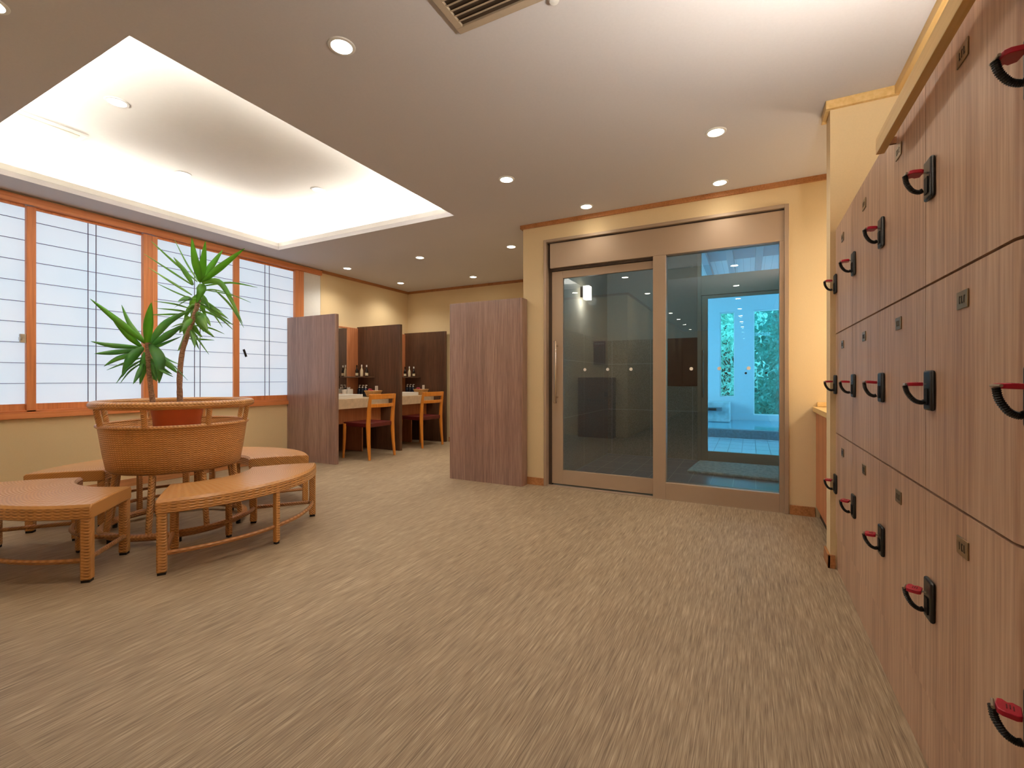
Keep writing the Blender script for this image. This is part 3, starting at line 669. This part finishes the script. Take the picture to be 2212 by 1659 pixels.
# ---------------------------------------------------------------- lockers
LX = .40; P_ = .4725
def locker_bank(y0, n, label, round_near, round_far):
    bank = thing('locker_bank', label, 'lockers', (.53, y0 + n * P_ / 2, 0), 'wood grain locker banks')
    MB().box(LX + .019, .66, y0 + .002, y0 + n * P_ - .002, .20, 1.77).build('carcass', M['lockdark'], bank)
    MB().box(LX + .002, .66, y0 + .0, y0 + n * P_, 1.772, 1.788).build('top_panel', M['locker'], bank, bevel=.002)
    MB().box(LX + .008, .66, y0 + .0, y0 + n * P_, 0, .194).build('plinth', M['locker'], bank, bevel=.001)
    rows = ((.199, .716), (.722, 1.234), (1.240, 1.770))
    for k in range(n):
        for j, (z0, z1) in enumerate(rows):
            a = y0 + k * P_ + .0012; e = y0 + (k + 1) * P_ - .0012; R = .03
            pts = [(LX + .0185, a)]
            if round_near and k == 0: pts += [(LX + .022 - .022 * math.cos(t_) if False else LX + .0185 * (1 - math.sin(t_)), a + R * (1 - math.cos(t_))) for t_ in [i * PI / 16 for i in range(1, 9)]]
            else: pts += [(LX, a)]
            if round_far and k == n - 1: pts += [(LX + .0185 * (1 - math.sin(t_)), e - R * (1 - math.cos(t_))) for t_ in [i * PI / 16 for i in range(8, 0, -1)]]
            else: pts += [(LX, e)]
            pts.append((LX + .0185, e))
            dr = MB().prism(pts, z0, z1).build('locker_door', M['locker'], bank, smooth=True, angle=25)
            cy_ = (a + e) / 2; cz = (1.495, .972, .455)[2 - j]
            hy = e - .048
            # lock plate
            b = MB(); b.box(LX - .011, LX - .0003, hy - .027, hy + .027, cz - .05, cz + .05)
            lp = b.build('lock_plate', M['black'], dr, bevel=.007, seg=3)
            b = MB(); b.box(LX - .0135, LX - .0112, hy - .012, hy + .012, cz - .036, cz + .005); b.build('finger_slot', M['blackd'], lp, bevel=.001)
            # number plate
            nz = (1.687, 1.168, .645)[2 - j]
            b = MB(); b.box(LX - .003, LX - .0003, cy_ - .0285, cy_ + .0285, nz - .019, nz + .019)
            npl = b.build('number_plate', M['brass'], dr, bevel=.001)
            b = MB()
            for i in range(3):
                yy = cy_ + .012 - .012 * i
                b.box(LX - .0036, LX - .0031, yy - .0012, yy + .0012, nz - .008, nz + .008)
                if (i + k + j) % 2: b.box(LX - .0036, LX - .0031, yy - .0042, yy - .0013, nz + .005, nz + .008)
                if (i + j) % 3: b.box(LX - .0036, LX - .0031, yy - .0042, yy - .0013, nz - .008, nz - .005)
            b.build('numeral', M['brassd'], npl)
    return bank
Yb = 1.063
locker_bank(Yb, 4, 'wood grain locker bank of twelve doors ending at the cream end wall', True, True)
locker_bank(Yb - P_ - .004, 1, 'sliver of the next wood grain locker bank at the right edge', False, True)

def make_key():
    r = thing('locker_key', '', 'key', (0, 0, 0), 'red locker keys with black coil bands')
    # local: x=0 is the front of the lock plate, pointing to -x
    w = .020
    pts = [(-.008, -w * .75), (-.014, -w), (-.030, -w), (-.036, -w * .8), (-.038, 0), (-.036, w * .8), (-.030, w), (-.024, w * .72), (-.018, w), (-.008, w * .75)]
    MB().prism(pts, -.0045, .0045).build('tag', M['key'], r, bevel=.0012)
    b = MB(); b.box(-.026, -.0245, -.008, .006, .0046, .0051); b.box(-.022, -.0205, -.006, .008, .0046, .0051); b.box(-.018, -.0165, -.008, .006, .0046, .0051)
    b.build('tag_numeral', M['keyd'], r)
    b = MB(); b.box(-.0075, .0, -.004, .004, -.001, .001); b.build('blade', M['steel'], r)
    b = MB(); b.tube([(-.0405, -.013, 0), (-.0405, .013, 0)], .0026, 8); b.build('clasp', M['steel'], r, smooth=True)
    n = 72; P = [Vector((-.0405, 0, -.003)), Vector((-.036, 0, -.022)), Vector((-.024, 0, -.040)), Vector((-.011, 0, -.046)), Vector((-.004, 0, -.043))]
    def cr(t_):
        k = min(int(t_ * 4), 3); f = t_ * 4 - k
        p0 = P[max(k - 1, 0)]; p1 = P[k]; p2 = P[k + 1]; p3 = P[min(k + 2, 4)]
        return .5 * ((2 * p1) + (p2 - p0) * f + (2 * p0 - 5 * p1 + 4 * p2 - p3) * f * f + (3 * p1 - p0 - 3 * p2 + p3) * f ** 3)
    pts = [cr(i / n) for i in range(n + 1)]; rad = [.0056 + .0009 * (1 if i % 3 == 0 else -.4) for i in range(n + 1)]
    MB().tube(pts, rad, 8).build('coil_band', M['black'], r)
    return r
key0 = make_key(); first = True
rown = ['bottom-row', 'middle-row', 'top-row']; coln = ['nearest full', 'second nearest', 'second farthest', 'farthest']
for j in range(3):
    for k in range(-1, 4):
        y = Yb + (k + 1) * P_ - .0012 - .048 - (.004 if k < 0 else 0)
        z = (.455, .972, 1.495)[j] + .016
        kk = key0 if first else copy_tree(key0); first = False
        kk.location = (LX - .0118, y, z); kk.rotation_euler = (0, [.04, -.02, .08][(k + j) % 3], [.0, .12, -.08, .05][(k + 2 * j) % 4] + (-.35 if j == 0 else 0))
        kk['label'] = ('red key with black coil in the %s locker at the right edge' % rown[j]) if k < 0 else ('red key with black coil in the %s locker, %s column' % (rown[j], coln[k]))
# fascia with uplight above the lockers
fs = thing('fascia_board', 'pale wooden light fascia running above the lockers', 'fascia', (.37, .5, 1.70))
MB().box(.350, .372, -1.2, 1.805, 1.702, 1.752).build('front_board', M['fascia'], fs, bevel=.001)
for y_ in (1.795, .6, -.6): MB().box(.3721, .3985 if y_ > 0 else .4195, y_ - .005, y_ + .005, 1.722, 1.742).build('bracket', M['under'], fs)
o = MB().box(.45, .49, -1.2, 1.78, 1.7885, 1.80).build('strip_light', emis('locker_uplight', (1, .94, .84, 1), 230)); tag(o, 'hidden strip light lying on top of the lockers behind the fascia', 'light')

# ---------------------------------------------------------------- niche counter
ct_ = thing('side_counter', 'pale wood side counter in the niche behind the end wall', 'counter', (.7, 3.5, 0))
MB().box(.405, 1.045, 3.08, 3.975, .765, .80).build('worktop', M['fascia'], ct_, bevel=.003)
MB().box(.425, 1.045, 3.08, 3.975, .08, .755).build('cabinet', M['vanwood'], ct_, bevel=.002)
MB().box(.45, 1.045, 3.08, 3.975, .0, .08).build('plinth', M['bronzed'], ct_)
MB().box(.43, 1.045, 3.955, 3.978, .801, .835).build('upstand', M['fascia'], ct_, bevel=.003)
nl = thing('niche_lamp', 'mirror lamp above the side counter hidden behind the end wall', 'lamp', (1.04, 3.5, 1.35))
MB().box(1.0, 1.048, 3.3, 3.7, 1.32, 1.42).build('shade', M['lampglass'], nl, bevel=.004)
light('bulb', 'POINT', (.93, 3.45, 1.36), 7, WARM, nl, shadow_soft_size=.04)

# ---------------------------------------------------------------- grilles
v_ = thing('ceiling_vent', 'square slatted air vent in the ceiling above the middle of the room', 'vent', (-.77, 1.31, CZ))
b = MB(); b.box(-1.088, -.45, 1.60, 1.632, CZ - .012, CZ - .0005); b.box(-1.088, -.45, .995, 1.025, CZ - .012, CZ - .0005); b.box(-1.088, -1.056, 1.025, 1.60, CZ - .012, CZ - .0005); b.box(-.482, -.45, 1.025, 1.60, CZ - .012, CZ - .0005)
b.build('frame', M['slat'], v_, bevel=.002)
MB().box(-1.056, -.482, 1.025, 1.60, CZ - .002, CZ - .0006).build('backing', M['grildark'], v_)
b = MB()
k = 0; y = 1.572
while y > 1.03:
    b.obox((-.769, y, CZ - .009), (1, 0, 0), (0, .85, .52), (0, -.52, .85), .286, .0085, .0012); y -= .0285
b.build('slat', M['slat'], v_)
v2 = thing('ceiling_vent', 'flat ivory air vent inside the raised ceiling tray', 'vent', (-4.45, 1.2, 2.77))
b = MB(); b.box(-4.66, -4.26, .80, 1.56, 2.755, 2.7695); b.build('frame', M['white'], v2, bevel=.003)
MB().box(-4.64, -4.29, .83, 1.52, 2.75, 2.7545).build('grille', M['ivory'], v2)
o = MB().lathe([(.0, -.014), (.018, -.012), (.022, 0)], (-.672, 1.655, CZ - .0005), 16).build('smoke_sensor', M['white'], smooth=True)
tag(o, 'tiny white ceiling sensor beside the slatted vent', 'sensor')

# ---------------------------------------------------------------- downlights
def downlight(x, y, z, label, group, power, lens='downlens', r=.045, src=[]):
    t_ = thing('downlight', label, 'downlight', (x, y, z), group)
    b = MB(); b.lathe([(r, -.006), (r + .012, -.0045), (r + .014, -.0005), (r, -.0005)], (x, y, z), 28, True)
    b.build('trim_ring', M['white'], t_, smooth=True)
    MB().lathe([(0.0001, -.0035), (r - .0005, -.0035), (r - .0005, -.0005), (.0001, -.0005)], (x, y, z), 28).build('lens', M[lens], t_)
    if power:
        light('bulb', 'SPOT', (x, y, z - .012), power, WARM, t_, spot_size=math.radians(140), spot_blend=1.0, shadow_soft_size=.11)
gm = 'downlights in the room ceiling'
downlight(-1.60, 1.46, CZ, 'biggest-looking downlight in the main ceiling, beside the raised tray', gm, SPOT_W * .7)
downlight(-1.59, 2.99, CZ, 'downlight in the main ceiling just right of the tray\'s far corner', gm, SPOT_W)
downlight(-.18, 1.46, CZ, 'downlight overhead, outside the picture, mirrored in the door glass', gm, SPOT_W * .25)
downlight(-.18, 2.99, CZ, 'downlight in the ceiling between the glass door and the lockers', gm, SPOT_W * .75)
downlight(-.20, 3.77, CZ, 'wall-washing downlight close to the cornice above the fixed glass panel', gm, SPOT_W * .3)
downlight(-1.236, 3.77, CZ, 'wall-washing downlight close to the cornice above the sliding leaf', gm, SPOT_W * .25)
downlight(-2.35, 4.53, CZ, 'downlight in front of the wide partition, left of the cream wall corner', gm, SPOT_W)
downlight(-3.54, 4.43, CZ, 'downlight over the aisle in front of the vanity desks, nearer one', gm, SPOT_W * 1.1)
downlight(-3.53, 5.62, CZ, 'downlight over the aisle in front of the far wall, farthest one', gm, SPOT_W * 1.1)
downlight(-4.74, 4.42, CZ, 'downlight directly above the nearer vanity desk', gm, SPOT_W * 1.1)
downlight(-4.74, 5.47, CZ, 'downlight directly above the farther vanity desk', gm, SPOT_W * 1.1)
downlight(-2.64, .66, CZ, 'downlight at the upper left corner of the picture, before the tray', gm, SPOT_W * .2)
downlight(.70, 3.55, CZ, 'downlight in the niche above the side counter, behind the end wall', gm, SPOT_W * .35)
for i, y in enumerate((0.03, -1.28, -2.65, -3.85, -5.07, -6.4)):
    w_ = ['first', 'second', 'third', 'fourth', 'fifth', 'sixth'][i]
    downlight(-1.56, y, CZ, '%s corridor downlight in the left row of reflections in the door glass' % w_, 'corridor downlights seen reflected', SPOT_W * .1)
    downlight(-.19, y, CZ, '%s corridor downlight in the right row of reflections in the door glass' % w_, 'corridor downlights seen reflected', SPOT_W * .1)
gt = 'pale downlights inside the raised tray'
for x, y, n_ in ((-3.59, 1.455, 'nearest the camera'), (-4.34, 2.225, 'nearest the windows'), (-3.58, 2.99, 'nearest the vanity desks')):
    downlight(x, y, 2.77, 'pale downlight inside the raised ceiling tray, %s' % n_, gt, 22, 'covelens', .05)

# ---------------------------------------------------------------- things on the near wall, seen in the glass
vl = thing('valuables_cabinet', 'brown valuables cabinet on the wall, seen reflected in the door glass', 'cabinet', (-2.35, .36, 0))
MB().box(-2.66, -2.05, .252, .46, .0, 1.03).build('body', M['board'], vl, bevel=.004)
b = MB()
for k in range(7): b.box(-2.50 + .045 * k, -2.50 + .045 * k + .03, .4605, .462, .62, .655)
b.box(-2.5, -2.2, .4605, .462, .585, .592); b.build('lettering', M['brassd'], vl)
MB().box(-2.19, -2.13, .4605, .47, .70, .78).build('keypad', M['black'], vl)
nb = thing('notice_board', 'small wooden notice with red header, seen reflected in the door glass', 'notice', (-2.335, .256, 1.25))
MB().box(-2.44, -2.23, .252, .27, 1.256, 1.57).build('panel', M['board'], nb, bevel=.003)
MB().box(-2.44, -2.23, .252, .27, 1.571, 1.66).build('header', M['red'], nb, bevel=.003)
b = MB()
for k in range(6): b.box(-2.42 + .029 * k, -2.42 + .029 * k + .018, .2705, .272, 1.605, 1.63)
b.build('lettering', M['paper'], nb)

# ---------------------------------------------------------------- planter and plant
PC = Vector((-3.48, 1.75, 0))
pl = thing('planter_stand', 'round tan wicker planter stand in the middle of the benches', 'planter', tuple(PC))
def ring(r, z, th, sq=1.0, n=72): return MB().tube([(PC.x + r * math.cos(2 * PI * i / n), PC.y + r * math.sin(2 * PI * i / n), z) for i in range(n)], th, 12, True, sq)
ring(.435, .838, .024).build('rim', M['wicker'], pl, smooth=True)
b = MB(); prof = [(.355, .412), (.372, .43), (.388, .52), (.402, .62), (.412, .695), (.418, .707), (.410, .712), (.402, .70), (.388, .60), (.372, .50), (.355, .44), (.2, .435), (.0005, .435), (.0005, .412)]
b.lathe(prof, tuple(PC), 72); b.build('bowl', M['wicker'], pl, smooth=True, angle=60)
ring(.413, .705, .012).build('bowl_rim', M['wicker'], pl, smooth=True)
for k in range(8):
    a = 2 * PI * k / 8 - .038
    for s in (-.035, .035):
        c_, s_ = math.cos(a + s), math.sin(a + s)
        if s < 0: MB().tube([(PC.x + .413 * c_, PC.y + .413 * s_, .712), (PC.x + .432 * c_, PC.y + .432 * s_, .822)], .016, 10).build('post', M['wicker'], pl, smooth=True)
for k in range(8):
    a = 2 * PI * k / 8 - .06
    c_, s_ = math.cos(a), math.sin(a)
    MB().tube([(PC.x + .34 * c_, PC.y + .34 * s_, .415), (PC.x + .385 * c_, PC.y + .385 * s_, .06)], .017, 10).build('leg', M['wicker'], pl, smooth=True)
ring(.39, .047, .025, .9).build('base_ring', M['wickerd'], pl, smooth=True)
for k in range(6):
    a = 2 * PI * k / 6 + .6
    MB().cyl((PC.x + .39 * math.cos(a), PC.y + .39 * math.sin(a), 0), (PC.x + .39 * math.cos(a), PC.y + .39 * math.sin(a), .03), .014).build('rubber_foot', M['foot'], pl)

pp = thing('potted_plant', 'two-stemmed yucca plant in a terracotta pot inside the wicker planter', 'plant', (PC.x, PC.y, .436))
MB().lathe([(.095, .4365), (.125, .60), (.138, .74), (.150, .80), (.158, .84), (.148, .84), (.140, .80), (.134, .785), (.0005, .785), (.0005, .4365)], (PC.x, PC.y, 0), 48).build('pot', M['terra'], pp, smooth=True, angle=40)
MB().lathe([(.0005, .80), (.132, .79), (.132, .786), (.0005, .786)], (PC.x, PC.y, 0), 40).build('soil', M['soil'], pp, smooth=True)
W0 = PC.dot(FW)
def G(u, v, d=0.0):
    w = W0 + d
    return FW * w + RT * ((u - 1106) * w / 995) + Vector((0, 0, 1.0 + (819 - v) * w / 995))
def Z4(x, y, d=0.0): return G(160 + x / 4.1475, 500 + y / 4.1475, d)
def smooth_path(P, n):
    P = [Vector(p) for p in P]; out = []; m = len(P) - 1
    for i in range(n + 1):
        t_ = i / n * m; k = min(int(t_), m - 1); f = t_ - k
        p0 = P[max(k - 1, 0)]; p1 = P[k]; p2 = P[k + 1]; p3 = P[min(k + 2, m)]
        out.append(.5 * ((2 * p1) + (p2 - p0) * f + (2 * p0 - 5 * p1 + 4 * p2 - p3) * f * f + (3 * p1 - p0 - 3 * p2 + p3) * f ** 3))
    return out
def stem(P, r0, r1, name='stem'):
    pts = smooth_path(P, 40); rr = random.Random(5)
    rad = [(r0 + (r1 - r0) * i / 40) * (1 + rr.uniform(-.07, .07)) for i in range(41)]
    return MB().tube(pts, rad, 14).build(name, M['bark'], pp, smooth=True)
tall = [G(390, 885), G(388, 820), G(394, 760, .01), G(408, 715, .015), G(425, 665, .02), G(434, 618, .02)]
short = [G(333, 885, -.03), G(326, 840, -.03), G(321, 790, -.03), G(318, 740, -.03)]
stem(tall, .0175, .014); stem(short, .0165, .0135)
def blades(L_, name, mat, seed, d0):
    rr = random.Random(seed); bm = bmesh.new()
    for (bx, by, mx_, my_, tx, ty, w) in L_:
        dt = rr.uniform(-.22, .22); dm = dt * rr.uniform(.4, .65)
        if w > 60: dt = -.10; dm = -.08
        B = Z4(bx, by, d0); Mi = Z4(mx_, my_, d0 + dm); T = Z4(tx, ty, d0 + dt)
        pts = smooth_path([B, Mi, T], 14); wm = w / 4.1475 * W0 / 995 / 2
        view = (pts[7] - Vector((0, 0, 1))).normalized()
        prevs = None; rows = []
        tilt = rr.uniform(-.5, .5) if w > 30 else rr.uniform(.5, 1.1) * rr.choice((-1, 1))
        for i, p in enumerate(pts):
            f = i / 14; tn = (pts[min(i + 1, 14)] - pts[max(i - 1, 0)]).normalized()
            side = tn.cross(view)
            side = side.normalized() if side.length > 1e-4 else Vector((0, 0, 1))
            nrm = side.cross(tn).normalized()
            side = (side * math.cos(tilt) + nrm * math.sin(tilt)); nrm = side.cross(tn).normalized()
            k = (.35 + .65 * math.sin(min(f / .45, 1) * PI / 2)) * (1 - max(0, (f - .42) / .58) ** 1.35)
            ww = max(wm * 1.15 * k, .0004)
            rows.append([bm.verts.new(p + side * ww), bm.verts.new(p - nrm * ww * .28), bm.verts.new(p - side * ww)])
        for i in range(14):
            for j in range(2): bm.faces.new((rows[i][j], rows[i][j + 1], rows[i + 1][j + 1], rows[i + 1][j]))
    mb = MB(); mb.bm.free(); mb.bm = bm
    o = mb.build(name, mat, pp, smooth=True, angle=180)
    md = o.modifiers.new('thick', 'SOLIDIFY'); md.thickness = .0016
    return o
T_new = [(1135, 455, 1085, 260, 1055, 55, 55), (1140, 455, 1155, 280, 1177, 85, 50), (1140, 450, 1235, 300, 1332, 165, 50), (1145, 455, 1335, 300, 1530, 150, 48),
         (1130, 470, 1140, 520, 1095, 645, 66)]
T_old = [(1115, 450, 1010, 290, 895, 66, 14), (1105, 450, 880, 260, 690, 85, 28), (1065, 480, 985, 350, 890, 230, 40), (1060, 480, 860, 350, 628, 200, 22), (1055, 570, 880, 460, 668, 325, 22),
         (1050, 600, 900, 540, 738, 462, 22), (1150, 490, 1400, 458, 1645, 502, 18), (1150, 462, 1320, 470, 1512, 828, 45), (1150, 520, 1400, 565, 1585, 636, 16), (1060, 610, 1000, 600, 932, 625, 40),
         (1040, 690, 900, 650, 718, 624, 16), (1030, 722, 900, 702, 738, 688, 18), (1000, 742, 850, 742, 645, 748, 20), (1130, 600, 1250, 690, 1385, 785, 34), (1110, 700, 1290, 765, 1425, 882, 24),
         (1100, 720, 1180, 780, 1225, 850, 36), (1070, 840, 1220, 865, 1348, 918, 24), (1070, 760, 1150, 860, 1260, 950, 40), (1060, 880, 1120, 980, 1207, 1102, 22), (1050, 900, 1080, 960, 1122, 1057, 30),
         (1020, 900, 990, 980, 930, 1070, 48), (1030, 960, 1130, 965, 1258, 974, 18), (1030, 820, 950, 830, 870, 856, 20), (1010, 830, 880, 900, 748, 1008, 34), (1090, 660, 1070, 720, 1060, 782, 55),
         (1020, 800, 975, 850, 945, 910, 40), (1140, 560, 1180, 620, 1215, 690, 32), (1100, 620, 1310, 760, 1432, 842, 20), (1270, 530, 1400, 660, 1522, 862, 30), (1140, 540, 1240, 520, 1425, 560, 16),
         (1100, 760, 1150, 800, 1200, 900, 60), (1030, 760, 1000, 840, 985, 930, 55), (1120, 640, 1200, 650, 1330, 720, 20),
         (1115, 560, 1060, 640, 1050, 760, 46), (1120, 590, 1150, 680, 1190, 790, 36), (1095, 650, 1030, 700, 985, 800, 40), (1085, 700, 1120, 780, 1160, 900, 44), (1070, 740, 1050, 830, 1060, 930, 46),
         (1060, 780, 1010, 830, 960, 900, 40), (1055, 820, 1090, 880, 1150, 950, 40), (1040, 860, 1010, 930, 985, 1010, 40), (1040, 880, 1070, 960, 1085, 1040, 36), (1105, 600, 1020, 610, 900, 680, 20), (1110, 640, 1230, 720, 1330, 860, 22)]
S_new = [(655, 1010, 668, 800, 692, 636, 62), (650, 1010, 500, 830, 425, 658, 36), (645, 1005, 390, 800, 143, 603, 48), (600, 1030, 480, 930, 350, 800, 44)]
S_old = [(600, 1040, 340, 1022, 150, 985, 38), (600, 1060, 340, 1085, 183, 1095, 38), (600, 1080, 400, 1135, 268, 1207, 40), (610, 1130, 450, 1180, 293, 1243, 18), (620, 1040, 505, 1140, 428, 1305, 72),
         (610, 1150, 480, 1230, 375, 1362, 20), (615, 1170, 500, 1250, 410, 1362, 18), (620, 1180, 575, 1280, 528, 1368, 34), (640, 1080, 625, 1210, 590, 1372, 58), (690, 1010, 765, 1150, 760, 1362, 84),
         (660, 1100, 700, 1230, 740, 1345, 52), (680, 1000, 830, 820, 1055, 700, 58), (700, 1020, 860, 915, 970, 845, 52), (700, 1050, 790, 1010, 960, 940, 30), (760, 1090, 890, 1200, 1018, 1332, 18),
         (740, 1100, 840, 1190, 930, 1272, 44), (700, 1180, 800, 1255, 888, 1302, 28), (720, 1070, 850, 1150, 945, 1190, 22), (690, 1140, 800, 1230, 880, 1280, 30), (650, 1180, 680, 1260, 720, 1330, 46)]
blades(T_new, 'young_leaves', M['leafnew'], 1, .02); blades(T_old, 'leaves', M['leaf'], 2, .02)
blades(S_new, 'young_leaves', M['leafnew'], 3, -.03); blades(S_old, 'leaves', M['leafold'], 4, -.03)

# ---------------------------------------------------------------- wicker benches
def arc(c, r, a0, a1, n, z): return [(c[0] + r * math.cos(a0 + (a1 - a0) * i / n), c[1] + r * math.sin(a0 + (a1 - a0) * i / n), z) for i in range(n + 1)]
def make_bench():
    r = thing('curved_bench', '', 'bench', (0, 0, 0), 'curved wicker benches round the planter')
    H = math.radians(43.5); ri, ro = .40, .825
    n = 30
    # seat with softened edges: cross-section swept round the arc
    prof = [(ri + .006, .312), (ri, .320), (ri, .372), (ri + .012, .385), ((ri + ro) / 2, .3885), (ro - .012, .385), (ro, .372), (ro, .320), (ro - .006, .312)]
    b = MB(); rows = []
    for i in range(n + 1):
        a = -H + 2 * H * i / n
        rows.append([b.bm.verts.new((q_[0] * math.cos(a), q_[0] * math.sin(a), q_[1])) for q_ in prof])
    m = len(prof)
    for i in range(n):
        for k in range(m): b.bm.faces.new((rows[i][k], rows[i][(k + 1) % m], rows[i + 1][(k + 1) % m], rows[i + 1][k]))
    b.bm.faces.new(rows[0]); b.bm.faces.new(rows[-1])
    b.build('seat', M['wicker'], r, smooth=True, bevel=.006, angle=35)
    def leg(rad, a, w, z1=.32):
        c_, s_ = math.cos(a), math.sin(a); u = Vector((c_, s_, 0)); v = Vector((-s_, c_, 0)); cc = u * rad
        b = MB(); b.obox((cc.x, cc.y, (z1 + .012) / 2 + .0), u, v, (0, 0, 1), w / 2, w / 2, (z1 - .012) / 2)
        o = b.build('leg', M['wicker'], r, bevel=w * .18, seg=3)
        b = MB(); b.obox((cc.x, cc.y, .006), u, v, (0, 0, 1), w / 2 - .004, w / 2 - .004, .0058); b.build('rubber_foot', M['foot'], o)
    for s in (-1, 1):
        leg(ro - .026, s * (H - .032), .044); leg(ri + .024, s * (H - .06), .042)
    leg(ro - .022, 0, .030); leg(ri + .02, 0, .030)
    for rad, k_ in ((ro - .029, .052), (ri + .026, .09)):
        MB().tube(arc((0, 0), rad, -(H - k_), H - k_, 24, .105), .0125, 10).build('stretcher', M['wickerd'], r, smooth=True)
    for s in (-1, 1):
        a = s * (H - .045)
        MB().tube([((ri + .03) * math.cos(a), (ri + .03) * math.sin(a), .105), ((ro - .04) * math.cos(a), (ro - .04) * math.sin(a), .105)], .0125, 10).build('stretcher', M['wickerd'], r, smooth=True)
    return r
bench0 = make_bench()
for i, (x, y, a, lb) in enumerate(((-3.35, 1.705, 9, 'curved wicker bench in front of the planter, facing the lockers'), (-3.46, 1.637, -88, 'curved wicker bench cut off by the left edge of the photo'),
                                   (-3.67, 1.90, 97, 'curved wicker bench behind the planter, on the side of the vanity desks'), (-3.61, 1.80, 184, 'curved wicker bench behind the planter, nearest the windows'))):
    bn = bench0 if i == 0 else copy_tree(bench0)
    bn.location = (x, y, 0); bn.rotation_euler = (0, 0, math.radians(a)); bn['label'] = lb
